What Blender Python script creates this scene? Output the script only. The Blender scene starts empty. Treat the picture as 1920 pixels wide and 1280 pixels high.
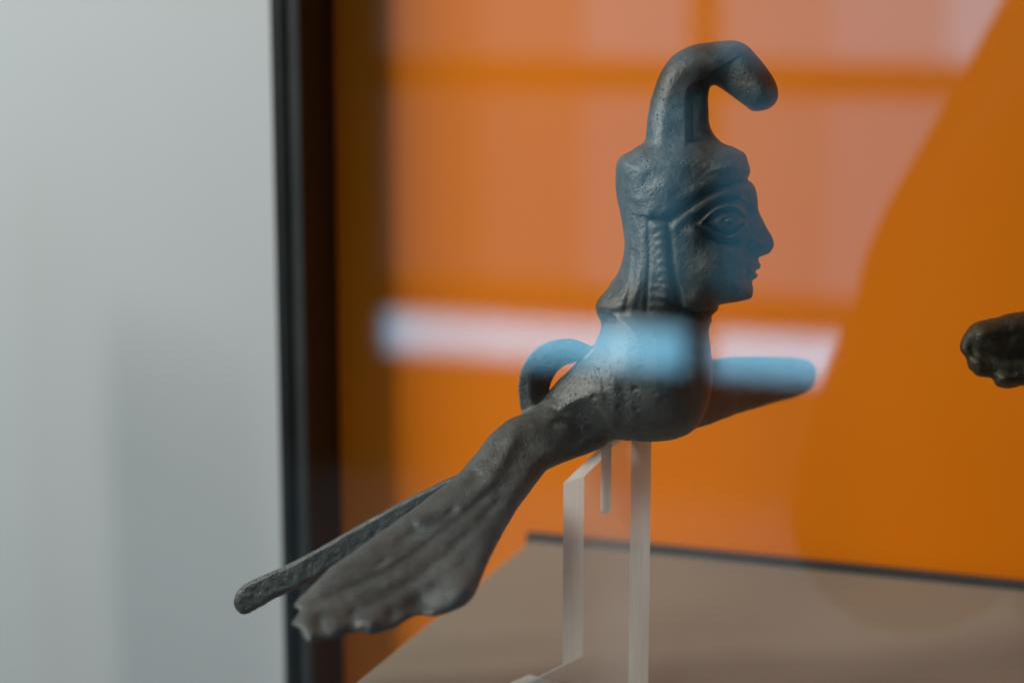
import bpy, bmesh, math, random
import numpy as np
from mathutils import Vector, Matrix
from mathutils.geometry import tessellate_polygon

R_ = math.radians
SC = bpy.context.scene
COL = SC.collection

# ------------------------------------------------------------------ camera
F = 3733.0                      # focal length in photograph pixels (1920 wide)
PITCH = R_(10.6)
D0 = 0.60                       # focus distance, metres
CAMZ = 1.40
cp, sp = math.cos(PITCH), math.sin(PITCH)
cam_d = bpy.data.cameras.new('camera')
cam = bpy.data.objects.new('camera', cam_d); COL.objects.link(cam)
cam.location = (0, 0, CAMZ); cam.rotation_euler = (R_(90) - PITCH, 0, 0)
cam_d.sensor_width = 36; cam_d.lens = 36 * F / 1920
cam_d.clip_start = 0.02; cam_d.clip_end = 60
cam_d.dof.use_dof = True; cam_d.dof.focus_distance = D0 - 0.012; cam_d.dof.aperture_fstop = 6.0
cam_d.dof.aperture_blades = 0
SC.camera = cam

# ------------------------------------------------------------------ world, lamps, exposure
wd = bpy.data.worlds.new('World'); SC.world = wd; wd.use_nodes = True
bg = wd.node_tree.nodes['Background']
bg.inputs['Color'].default_value = (1.0, 0.90, 0.80, 1); bg.inputs['Strength'].default_value = 0.020

def area(name, loc, target, sx, sy, power, color):
    l = bpy.data.lights.new(name, 'AREA'); l.shape = 'RECTANGLE'; l.size = sx; l.size_y = sy
    l.energy = power; l.color = color
    o = bpy.data.objects.new(name, l); COL.objects.link(o); o.location = loc
    o.rotation_euler = (Vector(target) - Vector(loc)).to_track_quat('-Z', 'Y').to_euler()
    return o
def spot(name, loc, target, full, blend, radius, power, color):
    l = bpy.data.lights.new(name, 'SPOT'); l.spot_size = R_(full); l.spot_blend = blend
    l.shadow_soft_size = radius; l.energy = power; l.color = color
    o = bpy.data.objects.new(name, l); COL.objects.link(o); o.location = loc
    o.rotation_euler = (Vector(target) - Vector(loc)).to_track_quat('-Z', 'Y').to_euler()
spot('gallery_spot', (-1.30, 0.10, CAMZ + 0.80), (0.05, 0.74, CAMZ + 0.01), 42, 1.0, 0.16, 72.0, (1.0, 0.94, 0.86))
spot('figure_spot', (-0.30, -0.20, CAMZ + 0.85), (-0.015, 0.565, CAMZ - 0.05), 16, 0.4, 0.14, 12.5, (1.0, 0.96, 0.90))
area('case_lamp', (-0.02, 0.50, CAMZ + 0.55), (0.02, 0.62, CAMZ - 0.15), 0.45, 0.08, 0.08, (1.0, 0.97, 0.92))
area('wall_lamp', (-1.3, 0.55, CAMZ + 0.75), (-0.45, 1.4, CAMZ + 0.12), 0.60, 0.60, 22.5, (0.99, 1.0, 0.985))
spot('room_fill', (-1.9, -2.0, 2.9), (-1.5, -3.9, 0.1), 75, 0.6, 0.2, 120.0, (0.95, 0.98, 1.0))  # added fill: lifts floor and lower wall so the mirrored silhouette shows
SC.view_settings.view_transform = 'Standard'; SC.view_settings.look = 'None'
SC.view_settings.exposure = 0.0; SC.view_settings.gamma = 1.0; SC.view_settings.use_curve_mapping = False
SC.render.engine = 'CYCLES'
SC.cycles.use_denoising = True
SC.cycles.max_bounces = 10; SC.cycles.transparent_max_bounces = 24
SC.cycles.sample_clamp_indirect = 6

# ------------------------------------------------------------------ measuring helpers
def unproject(px, py, depth):
    x = (px - 960) / F * depth; yc = -(py - 640) / F * depth
    return Vector((x, depth * cp + yc * sp, CAMZ - depth * sp + yc * cp))
def z_at(Y, py):
    t = (640 - py) / F
    return CAMZ + Y * (t * cp - sp) / (cp + t * sp)
PSI = R_(19.6)
N = Vector((math.sin(PSI), math.cos(PSI), 0))      # into the case, square to its back
A = Vector((-math.cos(PSI), math.sin(PSI), 0))     # along the case to the left
def case_pt(n, q, z):
    return Vector((0, 0, 0)) + N * n + A * q + Vector((0, 0, z))
def ray_on(px, py, n):
    d = unproject(px, py, 1.0) - Vector((0, 0, CAMZ))
    k = n / d.dot(N); p = d * k
    return p.dot(A), CAMZ + p.z                       # lateral, height
corner = unproject(990, 1015, 0.80)
SHELF_Z = corner.z
PANEL_N = corner.dot(N) + 0.008
GLASS_N = 0.36
ROOM_N = -4.5

# ------------------------------------------------------------------ object helpers
def tag(o, label=None, cat=None, group=None, kind=None):
    for k, v in (('label', label), ('category', cat), ('group', group), ('kind', kind)):
        if v: o[k] = v
    return o
def empty(name, loc, label, cat, group=None):
    o = bpy.data.objects.new(name, None); COL.objects.link(o); o.location = loc
    o.empty_display_size = 0.02
    bpy.context.view_layer.update()
    return tag(o, label, cat, group)
def put(name, me, mats, parent=None):
    o = bpy.data.objects.new(name, me); COL.objects.link(o)
    for m in (mats if isinstance(mats, (list, tuple)) else [mats]): me.materials.append(m)
    if parent:
        o.parent = parent; o.matrix_parent_inverse = Matrix.Translation(parent.location).inverted() if parent.type == 'EMPTY' else parent.matrix_world.inverted()
    return o
def mesh_of(bm, name, smooth=False):
    bmesh.ops.recalc_face_normals(bm, faces=bm.faces)
    me = bpy.data.meshes.new(name); bm.to_mesh(me); bm.free()
    for p in me.polygons: p.use_smooth = smooth
    return me
def case_box(name, n0, n1, q0, q1, z0, z1, mat, parent=None, bevel=0.0):
    bm = bmesh.new()
    vs = [bm.verts.new(case_pt(n, q, z)) for n in (n0, n1) for q in (q0, q1) for z in (z0, z1)]
    for f in ((0,1,3,2),(4,6,7,5),(0,4,5,1),(2,3,7,6),(0,2,6,4),(1,5,7,3)): bm.faces.new([vs[i] for i in f])
    bmesh.ops.recalc_face_normals(bm, faces=bm.faces)
    if bevel: bmesh.ops.bevel(bm, geom=bm.edges[:], offset=bevel, segments=2, affect='EDGES', profile=0.5)
    return put(name, mesh_of(bm, name), mat, parent)

# ------------------------------------------------------------------ materials
def newmat(name):
    m = bpy.data.materials.new(name); m.use_nodes = True; nt = m.node_tree; nt.nodes.clear()
    return m, nt, nt.nodes.new('ShaderNodeOutputMaterial')
def nd(nt, t, **kw):
    n = nt.nodes.new(t)
    for k, v in kw.items():
        if k in n.inputs.keys(): n.inputs[k].default_value = v
        else: setattr(n, k, v)
    return n
def ramp(nt, src, stops):
    r = nt.nodes.new('ShaderNodeValToRGB'); e = r.color_ramp.elements
    while len(e) < len(stops): e.new(0.5)
    for el, (p, c) in zip(e, stops): el.position = p; el.color = (*c, 1) if len(c) == 3 else c
    nt.links.new(src, r.inputs['Fac']); return r.outputs['Color']
def objco(nt):
    return nt.nodes.new('ShaderNodeTexCoord').outputs['Object']
def noise(nt, co, scale, detail=5, rough=0.55, dist=0.0):
    n = nd(nt, 'ShaderNodeTexNoise', Scale=scale, Detail=detail, Roughness=rough, Distortion=dist)
    nt.links.new(co, n.inputs['Vector']); return n.outputs['Fac']
def mix(nt, fac, a, b, blend='MIX'):
    m = nt.nodes.new('ShaderNodeMix'); m.data_type = 'RGBA'; m.blend_type = blend
    for s, v in ((m.inputs[0], fac), (m.inputs[6], a), (m.inputs[7], b)):
        if hasattr(v, 'links'): nt.links.new(v, s)
        else: s.default_value = v if not isinstance(v, tuple) else (*v, 1)
    return m.outputs[2]
def math_(nt, op, a, b=None, c=None):
    m = nd(nt, 'ShaderNodeMath', operation=op)
    for i, v in enumerate((a, b, c)):
        if v is None: continue
        if hasattr(v, 'links'): nt.links.new(v, m.inputs[i])
        else: m.inputs[i].default_value = v
    return m.outputs[0]

def painted(name, c0, c1, rough, scale=8, bump=0.0, bscale=600, spec=0.3):
    m, nt, out = newmat(name); co = objco(nt)
    p = nd(nt, 'ShaderNodeBsdfPrincipled', Roughness=rough); p.inputs['Specular IOR Level'].default_value = spec
    nt.links.new(ramp(nt, noise(nt, co, scale, 4), [(0.3, c0), (0.7, c1)]), p.inputs['Base Color'])
    if bump:
        b = nd(nt, 'ShaderNodeBump', Strength=bump, Distance=0.0004)
        nt.links.new(noise(nt, co, bscale, 3), b.inputs['Height']); nt.links.new(b.outputs[0], p.inputs['Normal'])
    nt.links.new(p.outputs[0], out.inputs[0]); return m

def bronze(name, dark, mid, light, green, seed):
    m, nt, out = newmat(name); co = objco(nt)
    mp = nd(nt, 'ShaderNodeMapping'); mp.inputs['Location'].default_value = (seed, seed * 0.7, seed * 1.3)
    nt.links.new(co, mp.inputs['Vector']); co = mp.outputs[0]
    n1 = noise(nt, co, 38, 6, 0.6, 0.6); n2 = noise(nt, co, 220, 5, 0.65); n3 = noise(nt, co, 75, 4, 0.5, 0.4)
    base = ramp(nt, n1, [(0.30, dark), (0.52, mid), (0.74, light)])
    grn = ramp(nt, n3, [(0.52, (0, 0, 0)), (0.70, (1, 1, 1))])
    base = mix(nt, math_(nt, 'MULTIPLY', grn, 0.55), base, green)
    fine = ramp(nt, n2, [(0.32, (0.62, 0.62, 0.62)), (0.62, (1.12, 1.12, 1.12))])
    base = mix(nt, 0.8, base, fine, 'MULTIPLY')
    # casting pits: scattered, only where the corrosion noise allows
    vo = nd(nt, 'ShaderNodeTexVoronoi', Scale=620.0); nt.links.new(co, vo.inputs['Vector'])
    pit = ramp(nt, vo.outputs['Distance'], [(0.10, (0, 0, 0)), (0.30, (1, 1, 1))])
    where = ramp(nt, noise(nt, co, 95, 3), [(0.43, (1, 1, 1)), (0.58, (0, 0, 0))])
    pitv = math_(nt, 'MAXIMUM', pit, where)
    base = mix(nt, math_(nt, 'MULTIPLY', math_(nt, 'SUBTRACT', 1.0, pitv), 0.6), base, (0.018, 0.016, 0.013))
    # pale mineral specks
    vs = nd(nt, 'ShaderNodeTexVoronoi', Scale=520.0); nt.links.new(co, vs.inputs['Vector'])
    spk = ramp(nt, vs.outputs['Distance'], [(0.05, (1, 1, 1)), (0.13, (0, 0, 0))])
    spw = ramp(nt, noise(nt, co, 60, 2), [(0.54, (0, 0, 0)), (0.62, (1, 1, 1))])
    base = mix(nt, math_(nt, 'MULTIPLY', math_(nt, 'MULTIPLY', spk, spw), 0.35), base, (0.20, 0.19, 0.16))
    p = nd(nt, 'ShaderNodeBsdfPrincipled'); p.inputs['Metallic'].default_value = 0.25
    p.inputs['Specular IOR Level'].default_value = 0.58
    nt.links.new(base, p.inputs['Base Color'])
    nt.links.new(ramp(nt, n2, [(0.3, (0.37,)*3), (0.7, (0.57,)*3)]), p.inputs['Roughness'])
    h = math_(nt, 'ADD', math_(nt, 'MULTIPLY', n2, 0.32), math_(nt, 'MULTIPLY', noise(nt, co, 800, 4, 0.7), 0.60))
    h = math_(nt, 'ADD', h, math_(nt, 'MULTIPLY', pitv, 0.34))
    h = math_(nt, 'ADD', h, math_(nt, 'MULTIPLY', noise(nt, co, 90, 3), 0.3))
    b = nd(nt, 'ShaderNodeBump', Strength=0.50, Distance=0.0010)
    nt.links.new(h, b.inputs['Height']); nt.links.new(b.outputs[0], p.inputs['Normal'])
    nt.links.new(p.outputs[0], out.inputs[0]); return m

def glass(name, r0, tint):
    m, nt, out = newmat(name)
    g = nt.nodes.new('ShaderNodeNewGeometry')
    dt = nd(nt, 'ShaderNodeVectorMath', operation='DOT_PRODUCT')
    nt.links.new(g.outputs['Normal'], dt.inputs[0]); nt.links.new(g.outputs['Incoming'], dt.inputs[1])
    c = math_(nt, 'SUBTRACT', 1.0, math_(nt, 'ABSOLUTE', dt.outputs['Value']))
    f = math_(nt, 'MULTIPLY_ADD', math_(nt, 'POWER', c, 5.0), 1 - r0, r0)
    t = nd(nt, 'ShaderNodeBsdfTransparent'); t.inputs[0].default_value = (*tint, 1)
    gl = nd(nt, 'ShaderNodeBsdfGlossy', Roughness=0.028); gl.inputs[0].default_value = (1, 1, 1, 1)
    mx = nt.nodes.new('ShaderNodeMixShader'); nt.links.new(f, mx.inputs[0])
    nt.links.new(t.outputs[0], mx.inputs[1]); nt.links.new(gl.outputs[0], mx.inputs[2])
    nt.links.new(mx.outputs[0], out.inputs[0]); return m
def clear(name, tint):
    m, nt, out = newmat(name)
    t = nd(nt, 'ShaderNodeBsdfTransparent'); t.inputs[0].default_value = (*tint, 1)
    nt.links.new(t.outputs[0], out.inputs[0]); return m
def acrylic(name, milk, color, gloss, rough, grain=0.0):
    m, nt, out = newmat(name); co = objco(nt)
    t = nd(nt, 'ShaderNodeBsdfTransparent'); t.inputs[0].default_value = (0.97, 0.97, 0.96, 1)
    d = nd(nt, 'ShaderNodeBsdfDiffuse'); d.inputs[0].default_value = (*color, 1)
    tr = nd(nt, 'ShaderNodeBsdfTranslucent'); tr.inputs[0].default_value = (*color, 1)
    a = nt.nodes.new('ShaderNodeMixShader'); a.inputs[0].default_value = 0.5
    nt.links.new(d.outputs[0], a.inputs[1]); nt.links.new(tr.outputs[0], a.inputs[2])
    b = nt.nodes.new('ShaderNodeMixShader')
    if grain:
        st = nd(nt, 'ShaderNodeMapping'); st.inputs['Scale'].default_value = (1, 1, 0.08); nt.links.new(co, st.inputs['Vector'])
        nt.links.new(ramp(nt, noise(nt, st.outputs[0], 420, 3), [(0.3, (milk - grain,)*3), (0.7, (min(1, milk + grain),)*3)]), b.inputs[0])
    else: b.inputs[0].default_value = milk
    nt.links.new(t.outputs[0], b.inputs[1]); nt.links.new(a.outputs[0], b.inputs[2])
    gl = nd(nt, 'ShaderNodeBsdfGlossy', Roughness=rough)
    c = nt.nodes.new('ShaderNodeMixShader'); c.inputs[0].default_value = gloss
    nt.links.new(b.outputs[0], c.inputs[1]); nt.links.new(gl.outputs[0], c.inputs[2])
    nt.links.new(c.outputs[0], out.inputs[0]); return m
def glow(name, color, strength):
    m, nt, out = newmat(name)
    e = nd(nt, 'ShaderNodeEmission', Strength=strength); e.inputs[0].default_value = (*color, 1)
    nt.links.new(e.outputs[0], out.inputs[0]); return m

M_bronze = bronze('patinated_bronze', (0.044, 0.042, 0.034), (0.080, 0.084, 0.077), (0.128, 0.138, 0.130), (0.070, 0.086, 0.074), 3.1)
M_bronze2 = bronze('crusted_bronze', (0.026, 0.026, 0.018), (0.058, 0.055, 0.038), (0.12, 0.11, 0.072), (0.045, 0.052, 0.030), 8.7)
M_orange = painted('orange_board', (0.72, 0.178, 0.0010), (0.75, 0.192, 0.0018), 0.6, 5, 0.15, 900, 0.12)
M_white = painted('white_wall_paint', (0.66, 0.70, 0.695), (0.71, 0.74, 0.735), 0.8, 2.2, 0.2, 300, 0.2)
M_shelf = painted('greige_board', (0.215, 0.190, 0.148), (0.24, 0.212, 0.166), 0.6, 7, 0.2, 1200, 0.3)
M_strip = painted('dark_grey_strip', (0.035, 0.036, 0.038), (0.05, 0.05, 0.052), 0.6, 30)
M_black = painted('black_seal', (0.008, 0.009, 0.009), (0.013, 0.014, 0.014), 0.5, 40)
M_post = painted('dark_metal_profile', (0.028, 0.030, 0.030), (0.038, 0.040, 0.040), 0.42, 40)
M_return = painted('reflection_tinted_return', (0.030, 0.024, 0.018), (0.036, 0.028, 0.020), 0.5, 30)  # brown tint puts the board's orange reflection into the dark metal colour
M_glass = glass('case_glass', 0.078, (0.985, 0.99, 0.985))
M_clear = clear('glass_body', (0.99, 0.995, 0.99))
M_face = acrylic('polished_acrylic', 0.16, (0.80, 0.79, 0.77), 0.03, 0.05)
M_edge = acrylic('sawn_acrylic_edge', 0.90, (0.87, 0.95, 0.95), 0.03, 0.4, 0.12)
M_hole = acrylic('drilled_acrylic', 0.6, (0.72, 0.73, 0.72), 0.05, 0.3, 0.2)
M_room = painted('room_wall_paint', (0.34, 0.34, 0.34), (0.38, 0.38, 0.38), 0.9, 2)
M_wood = painted('window_frame_paint', (0.06, 0.05, 0.04), (0.08, 0.07, 0.055), 0.6, 6)
M_cloth = painted('dark_shirt_cloth', (0.02, 0.018, 0.016), (0.04, 0.036, 0.03), 0.9, 14, 0.3, 900)
M_skin = painted('skin', (0.42, 0.25, 0.18), (0.48, 0.29, 0.21), 0.5, 20)
M_hair = painted('dark_hair', (0.02, 0.014, 0.010), (0.035, 0.025, 0.018), 0.5, 60, 0.5, 400)
M_camera = painted('black_camera_shell', (0.012, 0.012, 0.012), (0.02, 0.02, 0.02), 0.5, 60)

# ------------------------------------------------------------------ the setting: wall, case, shelf
q_l, _ = ray_on(-900, 640, 1.7)
tag(case_box('wall', PANEL_N + 0.55, PANEL_N + 0.65, -0.6, 1.6, CAMZ - 1.4, CAMZ + 1.2, M_white), kind='structure')

qp, _ = ray_on(635, 640, PANEL_N)                    # where the panel meets the corner post
# depth of the post: its inner face is seen between 575 and 635 px
depth = 0.001
while True:
    P = case_pt(PANEL_N - depth, qp, 0)
    d = P.y * cp; px = 960 + F * P.x / (P.y / cp)
    if px <= 577 or depth > 0.12: break
    depth += 0.0005
POST_D = depth
q_out, _ = ray_on(519, 640, PANEL_N - POST_D)
ZB, ZT = CAMZ - 0.60, CAMZ + 0.62
def q_at(px): return ray_on(px, 640, PANEL_N - POST_D)[0]
panel = tag(case_box('back_panel', PANEL_N, PANEL_N + 0.018, -1.0, qp, ZB, ZT, M_orange),
            'bright orange board standing upright behind the bronzes', 'panel')
post = empty('corner_post', case_pt(PANEL_N - POST_D / 2, (qp + q_out) / 2, ZB),
             'slim black metal corner post between the orange board and pale wall', 'post')
case_box('return_face', PANEL_N - POST_D + 0.004, PANEL_N + 0.018, qp + 0.0003, qp + 0.004, ZB, ZT, M_return, post)
case_box('metal_rib', PANEL_N - POST_D - 0.001, PANEL_N + 0.014, q_at(575), q_at(552), ZB, ZT, M_post, post, 0.0008)
case_box('groove', PANEL_N - POST_D + 0.0035, PANEL_N + 0.012, q_at(552), q_at(543), ZB, ZT, M_black, post)
case_box('rubber_seal', PANEL_N - POST_D, PANEL_N + 0.012, q_at(543), q_out, ZB, ZT, M_black, post, 0.0006)

# the shelf: a block with its left back corner at the measured point
qc = corner.dot(A)
shelf = empty('display_shelf', case_pt(0.5, -0.3, SHELF_Z - 0.25),
              'pale greige display shelf under the bronze bird woman', 'shelf')
case_box('shelf_top', GLASS_N + 0.03, PANEL_N - 0.006, -0.95, qc, SHELF_Z - 0.25, SHELF_Z, M_shelf, shelf, 0.0012)
case_box('back_strip', PANEL_N - 0.0057, PANEL_N - 0.001, -0.95, qc + 0.0016, SHELF_Z - 0.24, SHELF_Z + 0.0024, M_strip, shelf)  # thin dark strip along the back, slightly above the shelf top

gl = empty('glass_pane', case_pt(GLASS_N, 0, ZB), 'clear glass front of the case mirroring a window and photographer', 'glass')
bm = bmesh.new()
vs = [bm.verts.new(case_pt(n, q, z)) for n in (GLASS_N, GLASS_N + 0.006) for q in (-1.0, 0.62) for z in (ZB, ZT)]
for i, f in enumerate(((0,1,3,2),(4,6,7,5),(0,4,5,1),(2,3,7,6),(0,2,6,4),(1,5,7,3))):
    fc = bm.faces.new([vs[k] for k in f]); fc.material_index = 0 if i == 0 else 1
put('pane', mesh_of(bm, 'pane'), [M_glass, M_clear], gl)

# ------------------------------------------------------------------ room side: wall with the window that the glass mirrors
VN = 2 * GLASS_N - ROOM_N
def win(px, py): return ray_on(px, py, VN)
wl = win(722, 350)[0]; m0 = win(1292, 350)[0]; m1 = win(1346, 350)[0]
wr = wl - 2 * (wl - (m0 + m1) / 2)
zr = [win(1000, y)[1] for y in (108, 172, 526, 597, 675)]
ztop = CAMZ + 1.4
wt = empty('window', case_pt(ROOM_N, (wl + wr) / 2, zr[4]), 'tall daylight window with dark bars mirrored in the case glass', 'window')
def bar(name, q0, q1, z0, z1, n=0.0, t=0.05):
    return case_box(name, ROOM_N - t / 2 + n, ROOM_N + t / 2 + n, min(q0, q1), max(q0, q1), min(z0, z1), max(z0, z1), M_wood, wt, 0.003)
bar('mullion', m1, m0, zr[4], ztop)
for s, (qa, qb) in enumerate(((m0, wl), (wr, m1))):
    bar('transom', qa, qb, zr[1], zr[0]); bar('transom', qa, qb, zr[3], zr[2])
    for c in range(3):                                   # glow split in three steps per casement, imitating one smooth gradient
        pa, pb = qb + (qa - qb)*c/3, qb + (qa - qb)*(c + 1)/3
        st = ((0.22, 0.40, 0.76), (0.74, 1.00, 1.60))[s][c]; sb = ((0.80, 0.86, 0.92), (0.95, 1.05, 1.12))[s][c]
        for za, zb, k, col in ((zr[0], ztop, 1.45*st, (0.20, 0.68, 1.0)), (zr[2], zr[1], st, (0.16, 0.66, 1.0)), (zr[4], zr[3], 5.7*sb, (0.26, 0.70, 1.0))):
            case_box('pane', ROOM_N - 0.004, ROOM_N + 0.004, pa + 0.0005, pb - 0.0005, za + 0.0005, zb - 0.0005,
                     glow('daylight_pane', col, 1.35*k), wt)
bar('frame', wl, wl + 0.06, zr[4] - 0.05, ztop + 0.05, 0.01); bar('frame', wr - 0.06, wr, zr[4] - 0.05, ztop + 0.05, 0.01)
bar('frame', wr, wl, zr[4] - 0.05, zr[4], 0.01); bar('frame', wr, wl, ztop, ztop + 0.05, 0.01)
rw = [(-4.0, wr - 0.06, 0.0, 3.6), (wl + 0.06, 4.0, 0.0, 3.6), (wr - 0.06, wl + 0.06, 0.0, zr[4] - 0.05), (wr - 0.06, wl + 0.06, ztop + 0.05, 3.6)]
bm = bmesh.new()
for q0, q1, z0, z1 in rw:
    vs = [bm.verts.new(case_pt(n, q, z)) for n in (ROOM_N - 0.10, ROOM_N) for q in (q0, q1) for z in (z0, z1)]
    for f in ((0,1,3,2),(4,6,7,5),(0,4,5,1),(2,3,7,6),(0,2,6,4),(1,5,7,3)): bm.faces.new([vs[i] for i in f])
tag(put('room_wall', mesh_of(bm, 'room_wall'), M_room), kind='structure')

bm = bmesh.new(); bm.faces.new([bm.verts.new(case_pt(n, q, 0)) for n, q in ((ROOM_N, -4), (ROOM_N, 4), (PANEL_N + 0.55, 4), (PANEL_N + 0.55, -4))])
M_floor = painted('pale_floor', (0.40, 0.40, 0.40), (0.46, 0.455, 0.45), 0.6, 3)
tag(put('floor', mesh_of(bm, 'floor'), M_floor), kind='structure')

# both added, unseen: dark cloth keeps mirrored left dark, thin pole shades the wall
M_added_cloth = painted('added_dark_cloth', (0.018, 0.014, 0.012), (0.028, 0.022, 0.018), 0.95, 9, 0.3, 300)
cur = empty('added_curtain', case_pt(ROOM_N + 0.1, wl + 0.9, 0.02), 'dark pleated cloth added beside the mirrored window to keep the reflection dark', 'added_curtain')
bm = bmesh.new(); rows = []
for z in (0.02, 0.9, 1.8, ztop + 0.12):
    rows.append([bm.verts.new(case_pt(ROOM_N + 0.10 + 0.035*math.sin(k*0.9 + z*0.3), wl + 0.03 + k*0.024, z)) for k in range(84)])
for a, b in zip(rows, rows[1:]):
    for k in range(83): bm.faces.new((a[k], a[k+1], b[k+1], b[k]))
put('cloth', mesh_of(bm, 'cloth', True), M_added_cloth, cur)
bm = bmesh.new(); vs = []
for q in (wl - 0.05, wl + 2.1): vs.append([bm.verts.new(case_pt(ROOM_N + 0.10, q, ztop + 0.13) + N*(0.014*math.cos(t*math.pi/6)) + Vector((0, 0, 0.014*math.sin(t*math.pi/6)))) for t in range(12)])
for t in range(12): bm.faces.new((vs[0][t], vs[0][(t+1) % 12], vs[1][(t+1) % 12], vs[1][t]))
put('rod', mesh_of(bm, 'rod', True), M_post, cur)
wn = PANEL_N + 0.55; sq, sz = ray_on(332, 730, wn)
LP = Vector((-1.3, 0.55, 0)); k = 0.2/(wn - LP.dot(N)); pq = sq + (LP.dot(A) - sq)*k; ptop = sz + (CAMZ + 0.75 - sz)*k
pc0 = case_pt(wn - 0.2, pq, 0)
bp = empty('added_shadow_pole', pc0, 'slim dark pole added out of view to cast a soft shadow on the pale wall', 'post')
def lathe(name, prof, mat, parent, at):
    bm = bmesh.new(); rg = [[bm.verts.new((at.x + r*math.cos(t*math.pi/12), at.y + r*math.sin(t*math.pi/12), z)) for t in range(24)] for r, z in prof]
    for a, b in zip(rg, rg[1:]):
        for t in range(24): bm.faces.new((a[t], a[(t+1) % 24], b[(t+1) % 24], b[t]))
    bm.faces.new(rg[0]); bm.faces.new(rg[-1]); return put(name, mesh_of(bm, name, True), mat, parent)
lathe('base', [(0.11, 0.0), (0.11, 0.012), (0.09, 0.022), (0.02, 0.03)], M_post, bp, pc0)
lathe('pole', [(0.009, 0.03), (0.009, ptop - 0.05), (0.012, ptop - 0.045), (0.012, ptop - 0.01), (0.008, ptop)], M_post, bp, pc0)

# ------------------------------------------------------------------ sculpting: an implicit surface meshed block by block
def spline(pts, n=6, closed=True):
    P = np.array(pts, float); out = []
    L = len(P); rng = range(L if closed else L - 1)
    for i in rng:
        if closed: p0, p1, p2, p3 = P[i - 1], P[i], P[(i + 1) % L], P[(i + 2) % L]
        else: p0, p1, p2, p3 = P[max(i - 1, 0)], P[i], P[i + 1], P[min(i + 2, L - 1)]
        for t in np.arange(n) / n:
            out.append(0.5 * (2*p1 + (p2-p0)*t + (2*p0-5*p1+4*p2-p3)*t*t + (3*p1-p0-3*p2+p3)*t**3))
    if not closed: out.append(P[-1])
    return np.array(out)

class Map:
    def __init__(self, arr, u0, v0): self.a = arr.astype(np.float32); self.u0 = u0; self.v0 = v0
    def __call__(self, u, v):
        h, w = self.a.shape
        x = np.clip(u - self.u0, 0, w - 1.001); y = np.clip(v - self.v0, 0, h - 1.001)
        i = x.astype(np.int32); j = y.astype(np.int32); fx = x - i; fy = y - j
        a = self.a
        return (a[j, i]*(1-fx) + a[j, i+1]*fx)*(1-fy) + (a[j+1, i]*(1-fx) + a[j+1, i+1]*fx)*fy

def dist_poly(pts, u, v, closed=True):
    P = np.asarray(pts, np.float32); Q = np.roll(P, -1, 0) if closed else P[1:]
    if not closed: P = P[:-1]
    best = np.full(u.shape, 1e9, np.float32); ins = np.zeros(u.shape, bool)
    for (ax, ay), (bx, by) in zip(P, Q):
        dx, dy = bx-ax, by-ay; L2 = dx*dx + dy*dy + 1e-9
        t = np.clip(((u-ax)*dx + (v-ay)*dy)/L2, 0, 1)
        best = np.minimum(best, (u-ax-t*dx)**2 + (v-ay-t*dy)**2)
        if closed and ay != by:
            c = (v >= min(ay, by)) & (v < max(ay, by)) & (u < ax + (v-ay)*dx/dy); ins ^= c
    d = np.sqrt(best)
    return np.where(ins, d, -d) if closed else d
def poly_map(pts, n=6, pad=60):
    S = spline(pts, n) if n > 1 else np.array(pts, float)
    u0, v0 = np.floor(S.min(0) - pad); u1, v1 = np.ceil(S.max(0) + pad)
    uu, vv = np.meshgrid(np.arange(u0, u1 + 1), np.arange(v0, v1 + 1))
    return Map(dist_poly(S, uu.astype(np.float32), vv.astype(np.float32)), u0, v0)

class Relief:
    def __init__(self, u0, v0, u1, v1):
        self.u0, self.v0 = u0, v0
        self.u, self.v = np.meshgrid(np.arange(u0, u1 + 1, dtype=np.float32), np.arange(v0, v1 + 1, dtype=np.float32))
        self.a = np.zeros_like(self.u)
    def stroke(self, pts, sigma, h, n=5):
        d = dist_poly(spline(pts, n, False) if len(pts) > 2 else pts, self.u, self.v, False)
        self.a += h*np.exp(-(d/sigma)**2)
    def ridge(self, pts, sigma, h, side, n=5, soft=2.0):           # one-sided step: raised on one side of the line
        S = spline(pts, n, False) if len(pts) > 2 else np.array(pts, float)
        d = dist_poly(S, self.u, self.v, False)
        P, Q = S[:-1], S[1:]; best = np.full(self.u.shape, 1e9); sg = np.zeros(self.u.shape)
        for (ax, ay), (bx, by) in zip(P, Q):
            dx, dy = bx-ax, by-ay; L2 = dx*dx+dy*dy+1e-9
            t = np.clip(((self.u-ax)*dx+(self.v-ay)*dy)/L2, 0, 1)
            dd = (self.u-ax-t*dx)**2+(self.v-ay-t*dy)**2; c = np.sign((self.u-ax)*dy-(self.v-ay)*dx)
            m = dd < best; best[m] = dd[m]; sg[m] = c[m]
        self.a += h*np.exp(-(d/sigma)**2)*np.clip(sg*side*d/soft, 0, 1)
    def blob(self, u, v, su, sv, h, rot=0):
        c, s = math.cos(R_(rot)), math.sin(R_(rot)); x, y = self.u-u, self.v-v
        self.a += h*np.exp(-((x*c+y*s)/su)**2-((-x*s+y*c)/sv)**2)
    def map(self): return Map(self.a, self.u0, self.v0)

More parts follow.
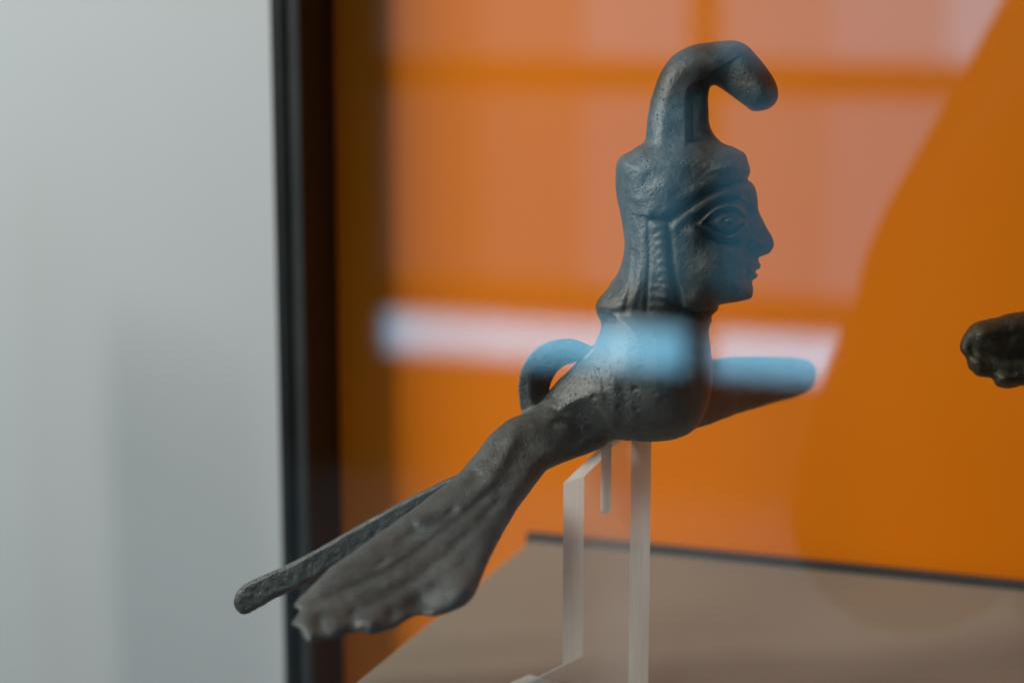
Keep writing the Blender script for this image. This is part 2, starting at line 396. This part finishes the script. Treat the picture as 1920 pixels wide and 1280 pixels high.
_rs = np.random.RandomState(5); _tab = _rs.rand(4096).astype(np.float32)
def vnoise(u, v, w, s):
    x, y, z = u/s, v/s, w/s
    i, j, k = np.floor(x).astype(np.int32), np.floor(y).astype(np.int32), np.floor(z).astype(np.int32)
    fx, fy, fz = x-i, y-j, z-k
    fx, fy, fz = fx*fx*(3-2*fx), fy*fy*(3-2*fy), fz*fz*(3-2*fz)
    def h(a, b, c): return _tab[(a*73 + b*1361 + c*2749) & 4095]
    r = 0
    for dz in (0, 1):
        for dy in (0, 1):
            for dx in (0, 1):
                r = r + h(i+dx, j+dy, k+dz)*(fx if dx else 1-fx)*(fy if dy else 1-fy)*(fz if dz else 1-fz)
    return (r - 0.5)*2
def smin(a, b, k):
    h = np.maximum(k - np.abs(a - b), 0)/k
    return np.minimum(a, b) - h*h*k*0.25
def inflate(dm, u, v, w, w0, hm, R):
    inner = np.maximum(R - dm(u, v), 0); q = np.abs(w - w0)*(R/hm)
    return (np.sqrt(inner*inner + q*q) - R)*np.minimum(1, hm/R)
def extrude(dm, u, v, w, w0, h, r):
    a = -dm(u, v) + r; b = np.abs(w - w0) - h + r
    return np.minimum(np.maximum(a, b), 0) + np.sqrt(np.maximum(a, 0)**2 + np.maximum(b, 0)**2) - r

def mesh_field(field, lo, hi, h):
    B = 8; lo = np.array(lo, np.float32); nb = np.ceil((np.array(hi) - lo)/(B*h)).astype(int)
    cn = nb*2 + 1
    g = [lo[a] + np.arange(cn[a], dtype=np.float32)*(B*h/2) for a in range(3)]
    U, V, W = np.meshgrid(*g, indexing='ij')
    f = np.concatenate([field(U[i:i+16].ravel(), V[i:i+16].ravel(), W[i:i+16].ravel())[0].reshape(-1, cn[1], cn[2]) for i in range(0, cn[0], 16)])
    mn = np.full(nb, 1e9, np.float32); pos = np.zeros(nb, bool); neg = np.zeros(nb, bool)
    for a in range(3):
        for b in range(3):
            for c in range(3):
                s = f[a:a+2*nb[0]-1:2, b:b+2*nb[1]-1:2, c:c+2*nb[2]-1:2]
                mn = np.minimum(mn, np.abs(s)); pos |= s > 0; neg |= s <= 0
    keep = np.argwhere((mn < B*h*0.75) | (pos & neg))
    nc = nb*B + 2
    o = np.arange(B + 1); OX, OY, OZ = np.meshgrid(o, o, o, indexing='ij')
    keys, verts = [], []; edges = [[], [], []]
    key = lambda i, j, k: (i.astype(np.int64)*nc[1] + j)*nc[2] + k
    for s in range(0, len(keep), 2500):
        kb = keep[s:s+2500]*B
        I = kb[:, 0, None, None, None] + OX; J = kb[:, 1, None, None, None] + OY; K = kb[:, 2, None, None, None] + OZ
        val = field((lo[0]+I*h).astype(np.float32).ravel(), (lo[1]+J*h).astype(np.float32).ravel(), (lo[2]+K*h).astype(np.float32).ravel())[0].reshape(I.shape)
        sg = val < 0
        cnt = np.zeros(val[:, :-1, :-1, :-1].shape, np.float32); acc = np.zeros(cnt.shape + (3,), np.float32)
        sl = lambda d: slice(d, d + B)
        for ax in range(3):
            for p in (0, 1):
                for q in (0, 1):
                    c0 = [0, 0, 0]; oth = [a for a in range(3) if a != ax]; c0[oth[0]], c0[oth[1]] = p, q
                    c1 = list(c0); c1[ax] = 1
                    a = val[:, sl(c0[0]), sl(c0[1]), sl(c0[2])]; b = val[:, sl(c1[0]), sl(c1[1]), sl(c1[2])]
                    x = (a < 0) != (b < 0); t = np.where(x, a/np.where(x, a - b, 1), 0)
                    cnt += x
                    acc[..., ax] += t; acc[..., oth[0]] += p*x; acc[..., oth[1]] += q*x
        act = cnt > 0
        i, j, k = I[:, :-1, :-1, :-1][act], J[:, :-1, :-1, :-1][act], K[:, :-1, :-1, :-1][act]
        keys.append(key(i, j, k)); verts.append(np.stack([i, j, k], 1) + acc[act]/cnt[act][:, None])
        for ax in range(3):
            d = [0, 0, 0]; d[ax] = 1
            a = sg[:, :B, :B, :B]; b = sg[:, sl(d[0]), sl(d[1]), sl(d[2])]
            e = a != b
            edges[ax].append(np.stack([I[:, :B, :B, :B][e], J[:, :B, :B, :B][e], K[:, :B, :B, :B][e], a[e]], 1))
    keys = np.concatenate(keys); verts = np.concatenate(verts)
    order = np.argsort(keys); keys, verts = keys[order], verts[order]
    quads = []
    for ax in range(3):
        E = np.concatenate(edges[ax]); b1, b2 = [(1, 2), (2, 0), (0, 1)][ax]
        ids = []; ok = np.ones(len(E), bool)
        for d1, d2 in ((0, 0), (1, 0), (1, 1), (0, 1)):
            c = E[:, :3].copy(); c[:, b1] -= d1; c[:, b2] -= d2
            kk = key(c[:, 0], c[:, 1], c[:, 2]); p = np.clip(np.searchsorted(keys, kk), 0, len(keys) - 1)
            ok &= keys[p] == kk; ids.append(p)
        Q = np.stack(ids, 1); fl = E[:, 3] == 0
        Q[fl] = Q[fl][:, ::-1]; quads.append(Q[ok])
    Q = np.concatenate(quads)
    return (lo + verts*h).astype(np.float32), Q

def to_world(P):
    d = D0*(1 + P[:, 2]/F)
    x = (P[:, 0]-960)/F*d; y = -(P[:, 1]-640)/F*d
    return np.stack([x, d*cp + y*sp, CAMZ - d*sp + y*cp], 1)

def sculpture(field, lo, hi, h, names, root, mat):
    V, Q = mesh_field(field, lo, hi, h)
    part = field(V[:, 0], V[:, 1], V[:, 2])[1]
    X = to_world(V.astype(np.float64)) - np.array(root.location)
    n = np.cross(X[Q[:, 2]] - X[Q[:, 0]], X[Q[:, 3]] - X[Q[:, 1]])
    vn = np.zeros_like(X)
    for c in range(4):
        for a in range(3): vn[:, a] += np.bincount(Q[:, c], n[:, a], len(X))
    # outward check by signed volume
    vol = np.einsum('ij,ij->', X[Q[:, 0]], np.cross(X[Q[:, 1]], X[Q[:, 2]])) + np.einsum('ij,ij->', X[Q[:, 0]], np.cross(X[Q[:, 2]], X[Q[:, 3]]))
    if vol < 0: Q = Q[:, ::-1]; vn = -vn
    vn /= np.linalg.norm(vn, axis=1)[:, None] + 1e-12
    fp = part[Q[:, 0]]
    for k, nm in enumerate(names):
        q = Q[fp == k]
        if not len(q): continue
        used, inv = np.unique(q, return_inverse=True); inv = inv.reshape(-1)
        me = bpy.data.meshes.new(nm)
        me.vertices.add(len(used)); me.vertices.foreach_set('co', X[used].astype(np.float32).ravel())
        me.loops.add(len(inv)); me.loops.foreach_set('vertex_index', inv.astype(np.int32))
        me.polygons.add(len(q)); me.polygons.foreach_set('loop_start', (np.arange(len(q))*4).astype(np.int32))
        me.update(calc_edges=True); me.validate()
        me.polygons.foreach_set('use_smooth', np.ones(len(me.polygons), bool))
        if len(me.vertices) == len(used): me.normals_split_custom_set_from_vertices(vn[used].tolist())
        o = bpy.data.objects.new(nm, me); COL.objects.link(o); o.parent = root; me.materials.append(mat)

# ------------------------------------------------------------------ the bird woman (all outlines in photograph pixels, depth w away from the viewer)
crest_pts = [(1208,280),(1210,260),(1214,220),(1224,175),(1240,132),(1267,102),(1305,84),(1355,77),(1380,77),(1404,88),(1430,117),(1450,147),(1459,175),(1455,192),(1440,205),(1415,209),(1400,202),(1372,182),(1351,166),(1338,161),(1330,170),(1329,210),(1332,240),(1349,268),(1352,300),(1206,305)]
head_pts = [(1210,268),(1180,284),(1159,299),(1154,341),(1157,371),(1166,418),(1170,454),(1168,486),(1160,510),(1142,537),(1122,562),(1117,579),(1129,604),(1180,622),(1260,622),(1328,604),(1333,594),(1346,581),(1350,571),(1380,566),(1405,560),(1411,552),(1411,538),(1410,527),(1419,520),(1421,514),(1417,509),(1426,502),(1426,495),(1422,488),(1424,481),(1441,474),(1448,463),(1448,450),(1433,418),(1423,397),(1420,379),(1417,356),(1411,344),(1402,336),(1407,322),(1402,300),(1392,284),(1349,267),(1280,258)]
body_pts = [(1131,600),(1120,632),(1105,655),(1070,690),(1035,724),(1005,762),(985,790),(1000,810),(1050,806),(1083,800),(1105,808),(1137,820),(1180,827),(1240,827),(1275,820),(1300,806),(1320,780),(1331,745),(1336,700),(1333,660),(1329,625),(1330,598),(1300,575),(1200,560),(1140,575)]
near_pts = [(1132,828),(1114,846),(1070,862),(1035,877),(1016,892),(975,947),(945,996),(919,1045),(901,1090),(886,1120),(862,1140),(817,1155),(790,1152),(769,1157),(739,1177),(697,1190),(679,1184),(664,1186),(652,1188),(630,1196),(600,1200),(581,1207),(571,1198),(562,1180),(547,1170),(556,1156),(562,1144),(552,1135),(570,1112),(596,1087),(622,1062),(660,1036),(730,985),(795,938),(855,892),(889,854),(919,816),(952,788),(985,776),(1040,770),(1100,790)]
tail_pts = [(900,868),(855,890),(757,938),(645,1000),(544,1056),(476,1086),(450,1104),(439,1125),(446,1144),(464,1148),(514,1121),(577,1091),(660,1045),(760,1000),(860,950),(930,910)]
far_pts = [(1260,700),(1300,676),(1345,671),(1400,668),(1470,669),(1508,673),(1526,684),(1531,700),(1524,726),(1500,740),(1470,750),(1400,770),(1330,795),(1306,802),(1270,800),(1240,760)]
arch_pts = [(1110,664),(1080,650),(1050,649),(1016,662),(995,688),(986,722),(989,758),(1004,784)]

d_crest, d_head, d_body = poly_map(crest_pts), poly_map(head_pts, 4), poly_map(body_pts)
d_near, d_tail, d_far = poly_map(near_pts, 4), poly_map(tail_pts), poly_map(far_pts)
S_arch = spline(arch_pts, 6, False)
uu, vv = np.meshgrid(np.arange(860, 1220), np.arange(560, 880)); d_arch = Map(-dist_poly(S_arch, uu.astype(np.float32), vv.astype(np.float32), False), 860, 560)

# relief of the head, side towards the viewer (mirrored on the other side)
hr = Relief(1090, 50, 1480, 640)
# cap: swelling above its rim, groove under the rim
rim = [(1408,338),(1380,341),(1350,350),(1318,364),(1290,381),(1266,400),(1246,410),(1226,408)]
hr.stroke(rim, 7.5, -10); hr.ridge(rim, 30, 9, -1)
hr.blob(1248, 350, 38, 34, 17); hr.blob(1375, 306, 34, 26, 7); hr.stroke([(1330,322),(1345,318),(1380,314)], 4, 2)
hr.stroke([(1216,282),(1255,276),(1300,278),(1345,284)], 10, -5)
# hair strip falling beside the cheek
hr.stroke([(1234,418),(1240,470),(1246,530),(1246,610)], 15, 5)
hr.stroke([(1216,415),(1218,480),(1214,540),(1211,612)], 4.2, -3.5)
hr.stroke([(1253,405),(1257,450),(1262,510),(1273,560),(1276,610)], 6, -7)
for k in range(13): 
    y = 424 + k*8.3; hr.stroke([(1227 + k*0.9, y + 3), (1236 + k*0.9, y), (1246 + k*0.8, y + 3)], 2.6, (1.2, -0.6)[k % 2])
for k in range(9): hr.stroke([(1222, 536 + k*9), (1262, 539 + k*9 + (k % 3))], 2.4, (1.3, -0.8)[k % 2])
for x0, h in ((1190, -2.5), (1180, 1.5), (1203, 1.5)): hr.stroke([(x0, 440), (x0 - 4, 520), (x0 - 22, 600)], 5, h)
# brow, eyelids, eye
hr.stroke([(1262,428),(1285,405),(1316,383),(1350,366),(1385,358),(1412,357)], 9, 6)
hr.stroke([(1300,410),(1326,392),(1352,377),(1382,371)], 4.5, -10)
hr.stroke([(1306,400),(1330,385),(1352,374),(1380,369),(1400,378)], 4.0, 5)
hr.blob(1403, 398, 10, 15, -13); hr.blob(1396, 424, 12, 16, -7); hr.blob(1352, 450, 34, 11, -6, 18); hr.blob(1308, 412, 14, 8, -6, -30)
hr.blob(1364, 414, 34, 19, 14, 4)
hr.stroke([(1314,418),(1331,401),(1355,388),(1379,388),(1397,401)], 4.2, 10)
hr.stroke([(1316,420),(1335,435),(1358,445),(1379,442),(1397,425)], 4.2, 9.5)
hr.stroke([(1321,417),(1337,405),(1357,397),(1379,397),(1393,408)], 2.6, -8)
hr.stroke([(1323,420),(1339,430),(1358,437),(1377,435),(1392,422)], 2.6, -7.5)
hr.stroke([(1308,426),(1331,445),(1360,456),(1382,452)], 3.8, -9)
hr.stroke([(1356,414),(1366,408),(1378,411),(1368,420),(1356,414)], 2.4, -4, 3); hr.blob(1367, 414, 5, 4, 4)
# cheek, nose wing, mouth, jaw
hr.blob(1297, 436, 26, 15, 6, 20); hr.blob(1330, 505, 55, 45, 6); hr.blob(1290, 510, 22, 50, -4)
hr.blob(1428, 464, 14, 11, 8); hr.stroke([(1408,456),(1405,468),(1412,477),(1428,480)], 3.6, -7); hr.blob(1398, 478, 11, 9, -4)
hr.stroke([(1402,511),(1410,509),(1424,509)], 2.8, -7); hr.stroke([(1406,501),(1416,499),(1427,500)], 4.5, 4); hr.stroke([(1406,518),(1422,517)], 4, 4)
hr.blob(1401, 511, 6, 7, -5); hr.stroke([(1404,529),(1416,527)], 4.5, -4); hr.blob(1396, 548, 16, 12, 5)
hr.ridge([(1408,566),(1370,572),(1330,580),(1300,582),(1278,575)], 26, -20, 1)
hr.a *= 0.9 + 0.5*np.clip((hr.u - 1262)/40, 0, 1)*np.clip((hr.v - 330)/40, 0, 1); h_map = hr.map()
# crest relief: the stem has a flat side and a bevelled inner face
cr = Relief(1190, 60, 1480, 310)
cr.ridge([(1284,300),(1285,260),(1285,210),(1287,170),(1300,158)], 60, -26, -1, soft=14.0)
cr.stroke([(1246,290),(1238,220),(1252,150),(1300,112),(1360,108),(1410,140),(1435,178)], 30, 4)
cr.blob(1425, 175, 40, 30, 4); cr.stroke([(1395,120),(1420,150),(1436,190)], 14, 1.5)
c_map = cr.map()
# near wing relief: fanned feathers, dimples and rolled lower rim
nr = Relief(520, 740, 1160, 1230)
for pts, s, h in (([(930,900),(830,985),(720,1060),(600,1105)], 13, 4), ([(925,930),(830,1020),(730,1090),(580,1150)], 13, 4), ([(925,960),(850,1050),(760,1120),(680,1165)], 14, 4),
                  ([(930,915),(820,1004),(715,1076),(590,1128)], 8, -3), ([(930,945),(845,1035),(745,1108),(640,1160)], 8, -3), ([(960,830),(930,880),(880,930),(790,975)], 14, 8)):
    nr.stroke(pts, s, h)
nr.blob(772, 1002, 26, 11, -8, -32); nr.blob(846, 958, 12, 8, -6, -40); nr.blob(713, 1056, 18, 7, -7, -32); nr.blob(893, 893, 14, 9, -6, -30)
nr.blob(864, 1104, 30, 26, 18); nr.blob(785, 1130, 30, 24, -19, -10); nr.blob(695, 1165, 24, 18, 9); nr.blob(663, 1165, 11, 18, -6); nr.blob(630, 1170, 20, 18, 5)
nr.blob(600, 1172, 10, 16, -5); nr.blob(572, 1182, 16, 20, 3); nr.blob(560, 1150, 16, 10, 5); nr.blob(735, 1150, 14, 16, -8)
nr.stroke([(1085,800),(1064,790),(1040,792)], 8, -8); nr.stroke([(1060,850),(1085,815),(1110,805)], 14, -12)
for k in range(26):
    x, y = _rs.uniform(600, 920), _rs.uniform(900, 1150); nr.blob(x, y, _rs.uniform(6, 14), _rs.uniform(4, 9), _rs.uniform(-3.5, 3), -35)
nr.a *= 0.9; n_map = nr.map()
br = Relief(960, 540, 1360, 850)
br.stroke([(1115,640),(1150,690),(1170,740),(1165,800)], 10, -3); br.stroke([(1290,600),(1300,660),(1305,720),(1300,770)], 14, -5)
br.stroke([(1083,800),(1062,784),(1040,770),(1010,768)], 8, -8); br.blob(1230, 720, 60, 60, 8); br.stroke([(1120,700),(1130,760),(1150,800)], 6, 3)
for k in range(22): br.blob(_rs.uniform(1110, 1310), _rs.uniform(650, 810), _rs.uniform(3, 7), _rs.uniform(3, 6), _rs.uniform(-4.0, -1.0))
b_map = br.map()

def siren_field(u, v, w):
    g = vnoise(u, v, w, 46)*1.1 + vnoise(u, v, w, 17)*0.5 + vnoise(u, v, w, 7)*0.3
    hm = np.interp(u, [1110,1180,1250,1300,1345,1385,1408,1428,1450], [66,84,92,90,82,66,50,34,24]).astype(np.float32)
    cap = np.clip((342 - v)/30, 0, 1); hm = hm*(1-cap) + cap*np.interp(u, [1150,1200,1280,1350,1410], [82,92,96,88,72]).astype(np.float32)
    face_low = np.clip((v - 560)/50, 0, 1); hm = hm*(1 - 0.12*face_low)
    head = inflate(d_head, u, v, w, 0, np.maximum(hm + h_map(u, v), 12), 52)
    crest = inflate(d_crest, u, v, w, 0, np.maximum(np.interp(v, [80, 200, 290], [44, 46, 62]).astype(np.float32) + c_map(u, v), 8), 38)
    body = inflate(d_body, u, v, w, 0, np.maximum(np.interp(u, [980,1060,1150,1230,1330], [62,78,104,110,96]).astype(np.float32) + b_map(u, v), 20), 90)
    t = ((1060-u)*470 + (v-815)*335)/(470**2 + 335**2)
    wc = -42 - 430*np.clip(t, -0.2, 1.3) - 0.85*np.clip(t*2.5, 0, 1)*((u-1060)*335 + (v-815)*470)/577
    nm = n_map(u, v)
    near = inflate(d_near, u, v, w, wc - nm*0.5, np.maximum(np.interp(t, [0,0.25,0.5,1], [52,46,28,20]).astype(np.float32) + nm*0.5, 7), 32)
    tail = extrude(d_tail, u, v, w, np.float32(58) + (900-u)*0.03, np.float32(70), np.float32(9)) + vnoise(u, v, w, 9)*np.where(v > 1102 - (u-480)*0.52, 1.5, 0.6)
    t2 = np.clip((u-1300)/230, 0, 1.1)
    far = inflate(d_far, u, v, w, 30 + 420*t2, np.float32(24), 20)
    a = d_arch(u - 0.55*w - 14, v - 0.30*w - 8)
    loop = np.sqrt(np.maximum(-a - 8, 0)**2 + np.maximum(np.abs(w) - 26, 0)**2) - 5.5
    comps = [head, crest, body, near, far, tail, loop]
    f = smin(head, crest, 12); f = smin(f, body, 12); f = smin(f, near, 38); f = smin(f, tail, 10); f = smin(f, far, 14); f = smin(f, loop, 6)
    return f + g, np.argmin(np.stack(comps), 0)

foot = unproject(1200, 826, D0)
siren = empty('bronze_figurine', foot, 'dark bronze bird woman with curled crest and spread wings on a clear mount', 'figurine')
sculpture(siren_field, (424, 60, -560), (1560, 1226, 545), 2.2, ['head', 'crest', 'body', 'wing', 'wing', 'tail', 'suspension_loop'], siren, M_bronze)

# ------------------------------------------------------------------ the second bronze at the right edge
frag_pts = [(1920,583),(1869,594),(1827,605),(1806,630),(1800,652),(1811,672),(1816,690),(1833,704),(1858,710),(1867,723),(1888,729),(1925,724),(2000,742),(2080,752),(2170,730),(2200,680),(2170,610),(2080,570),(2000,568)]
d_frag = poly_map(frag_pts, 5)
fr = Relief(1780, 540, 2230, 780)
fr.stroke([(1812,645),(1840,665),(1880,672),(1925,668)], 14, -16); fr.stroke([(1815,690),(1850,690),(1900,700)], 9, -9); fr.blob(1850, 620, 26, 16, 7)
fr.stroke([(1825,610),(1822,650)], 7, -6); fr.blob(1890, 712, 18, 10, 8); fr.blob(1838, 690, 14, 9, 6)
for k in range(40): fr.blob(_rs.uniform(1800, 2180), _rs.uniform(580, 740), _rs.uniform(5, 13), _rs.uniform(4, 10), _rs.uniform(-6, 5))
f_map = fr.map()
def frag_field(u, v, w):
    g = vnoise(u, v, w, 30)*2.0 + vnoise(u, v, w, 11)*1.0
    f = inflate(d_frag, u, v, w, np.float32(70) + (u-1800)*0.25, np.maximum(48 + f_map(u, v), 12), 34) + g
    return f, np.zeros(f.shape, int)
ffoot = unproject(2060, 748, D0 + 0.02)
frag = empty('bronze_fragment', ffoot, 'knobbly dark bronze tip poking in at the right edge of the picture', 'fragment')
sculpture(frag_field, (1785, 550, -60), (2220, 775, 300), 2.6, ['wing_tip'], frag, M_bronze2)

# ------------------------------------------------------------------ acrylic mounts
def mount(px0, w0, top_py, label, prof, peg):
    """A profile sawn from thick acrylic sheet, standing on the shelf: s runs along the sheet, left and away."""
    th = R_(40); S = D0/F
    base = unproject(px0, top_py, D0 + w0*S); base = Vector((base.x, base.y, 0))
    ds = Vector((-math.cos(th), math.sin(th), 0))*S; dt = Vector((math.sin(th), math.cos(th), 0))*S
    root = empty('acrylic_mount', Vector((base.x, base.y, SHELF_Z)), label, 'mount')
    pts = []
    for s, py in prof:
        p = base + ds*s; p.z = SHELF_Z + 0.0005 if py is None else z_at(p.y, py); pts.append(p)
    T = 65
    for side, nm in ((0, 'front_face'), (1, 'back_face')):
        bm = bmesh.new(); vs = [bm.verts.new(p + dt*(T*side)) for p in pts]
        for tri in tessellate_polygon([[Vector((s_, p.z/S, 0)) for (s_, _), p in zip(prof, pts)]]): bm.faces.new([vs[k] for k in tri])
        put(nm, mesh_of(bm, nm), M_face, root)
    n = len(pts)
    bm = bmesh.new(); a = [bm.verts.new(p + dt*0.6) for p in pts]; b = [bm.verts.new(p + dt*(T - 0.6)) for p in pts]
    for i in range(n): bm.faces.new((a[i], a[(i+1) % n], b[(i+1) % n], b[i]))
    put('sawn_edge', mesh_of(bm, 'sawn_edge'), M_edge, root)
    if peg:
        ps, py0, py1, r = peg
        c = base + ds*ps + dt*(T*0.5); z0 = z_at(c.y, py1); z1 = z_at(c.y, py0); r *= S
        bm = bmesh.new(); rings = []
        prof2 = [(r*math.sin(k*math.pi/12), z0 + r - r*math.cos(k*math.pi/12)) for k in range(1, 7)] + [(r, z1)]
        for rr, zz in prof2: rings.append([bm.verts.new((c.x + rr*math.cos(t*math.pi/10), c.y + rr*math.sin(t*math.pi/10), zz)) for t in range(20)])
        for r0, r1 in zip(rings, rings[1:]):
            for t in range(20): bm.faces.new((r0[t], r0[(t+1) % 20], r1[(t+1) % 20], r1[t]))
        bm.faces.new(rings[0])
        put('drilled_hole', mesh_of(bm, 'drilled_hole', True), M_hole, root)
    return root
mount(1183, -35, 830, 'clear acrylic mount with frosted sawn edges under the bird woman',
      [(0, 812), (56, 824), (70, 836), (160, 905), (160, 1245), (272, 1286), (296, None), (0, None)], (82, 818, 962, 10))

# ------------------------------------------------------------------ the photographer mirrored in the glass
def behind(px, py, n):
    q, z = ray_on(px, py, 2*GLASS_N - n); return case_pt(n, q, z)
def skin(name, nodes, links, mat, parent, root=0, sub=2):
    me = bpy.data.meshes.new(name); me.from_pydata([tuple(p) for p, r in nodes], links, [])
    o = bpy.data.objects.new(name + '_cage', me); COL.objects.link(o)
    md = o.modifiers.new('s', 'SKIN'); md.use_smooth_shade = True
    sv = me.skin_vertices[0].data
    for i, (p, r) in enumerate(nodes): sv[i].radius = (r, r) if not isinstance(r, tuple) else r; sv[i].use_root = i == root
    o.modifiers.new('b', 'SUBSURF').levels = sub
    dg = bpy.context.evaluated_depsgraph_get(); m2 = bpy.data.meshes.new_from_object(o.evaluated_get(dg))
    bpy.data.objects.remove(o); bpy.data.meshes.remove(me); m2.name = name
    for p in m2.polygons: p.use_smooth = True
    m2.materials.clear()
    return put(name, m2, mat, parent)
cN = -0.03
lens = case_pt(cN, 0, CAMZ)
hd = case_pt(-0.20, 0.0, CAMZ + 0.005)
pel = case_pt(-0.30, -0.13, CAMZ - 0.70)
person = empty('person', Vector((pel.x, pel.y, 0)), 'photographer in a dark shirt raising a camera, mirrored faintly in the glass', 'person')
shL = behind(1762, 580, -0.22); elL = behind(1672, 1110, -0.12)
shR = case_pt(-0.22, -0.19, shL.z); elR = case_pt(-0.08, -0.22, elL.z)
nk = case_pt(-0.23, 0.0, CAMZ - 0.12)
haL = case_pt(-0.045, 0.055, CAMZ - 0.055); haR = case_pt(-0.05, -0.075, CAMZ - 0.03)
nodes = [(pel, 0.155), (case_pt(-0.30, -0.08, CAMZ - 0.45), 0.13), (case_pt(-0.26, -0.04, CAMZ - 0.26), 0.11), (nk, 0.055), (hd + Vector((0, 0, -0.03)), 0.07), (hd + Vector((0, 0, 0.05)), 0.085),
         (shL, 0.060), (elL, 0.054), (haL, 0.03), (shR, 0.056), (elR, 0.046), (haR, 0.03)]
links = [(0,1),(1,2),(2,3),(3,4),(4,5),(2,6),(6,7),(7,8),(2,9),(9,10),(10,11)]
for s in (1, -1):
    i = len(nodes)
    hp = case_pt(-0.30, -0.13 + 0.10*s, CAMZ - 0.80)
    nodes += [(hp, 0.095), (case_pt(-0.28, -0.13 + 0.11*s, 0.48), 0.062), (case_pt(-0.33, -0.13 + 0.12*s, 0.09), 0.045), (case_pt(-0.22, -0.13 + 0.13*s, 0.04), 0.036)]
    links += [(0, i), (i, i+1), (i+1, i+2), (i+2, i+3)]
skin('body', nodes, links, M_cloth, person)
for s, hb in ((1, haL), (-1, haR)):
    fn, fl = [(hb, 0.024), (hb + N*0.02 + A*(-0.012*s), 0.026)], [(0, 1)]
    for k in range(4):
        r = 0.0085; i = len(fn); b0 = hb + N*(0.030) + Vector((0, 0, 0.026 - k*0.018)) - A*(0.012*s)
        fn += [(b0, r), (b0 + N*0.022 - A*(0.016*s), r), (b0 + N*0.020 - A*((0.036 - 0.004*abs(k-1))*s), r*0.85)]; fl += [(1, i), (i, i+1), (i+1, i+2)]
    i = len(fn); fn += [(hb - A*(0.022*s) + Vector((0, 0, 0.012)), 0.010), (hb - A*(0.042*s) + Vector((0, 0, 0.016)), 0.009)]; fl += [(0, i), (i, i+1)]
    skin('hand', fn, fl, M_skin, person, 0, 1)
skin('hair', [(hd + Vector((0, 0, 0.07)) - N*0.02, 0.10), (hd - N*0.04 - A*0.01, 0.10), (behind(2035, 231, -0.22), 0.064), (behind(1897, 440, -0.22), 0.062), (behind(1815, 575, -0.22), 0.062), (behind(1815, 680, -0.22), 0.055)],
     [(0,1),(1,2),(2,3),(3,4),(4,5)], M_hair, person)
pc = empty('camera_body', lens - N*0.09, 'black camera held up by the photographer, outside the picture', 'camera')
case_box('housing', cN - 0.10, cN - 0.055, -0.065, 0.065, CAMZ - 0.045, CAMZ + 0.045, M_camera, pc, 0.008)
bm = bmesh.new(); rg = []
for n0, r in ((cN - 0.055, 0.033), (cN - 0.012, 0.033), (cN - 0.008, 0.030), (cN - 0.008, 0.022), (cN - 0.02, 0.020)):
    rg.append([bm.verts.new(case_pt(n0, r*math.cos(k*math.pi/16), CAMZ + r*math.sin(k*math.pi/16))) for k in range(32)])
for a, b in zip(rg, rg[1:]):
    for k in range(32): bm.faces.new((a[k], a[(k+1) % 32], b[(k+1) % 32], b[k]))
put('lens_barrel', mesh_of(bm, 'lens_barrel', True), M_camera, pc)
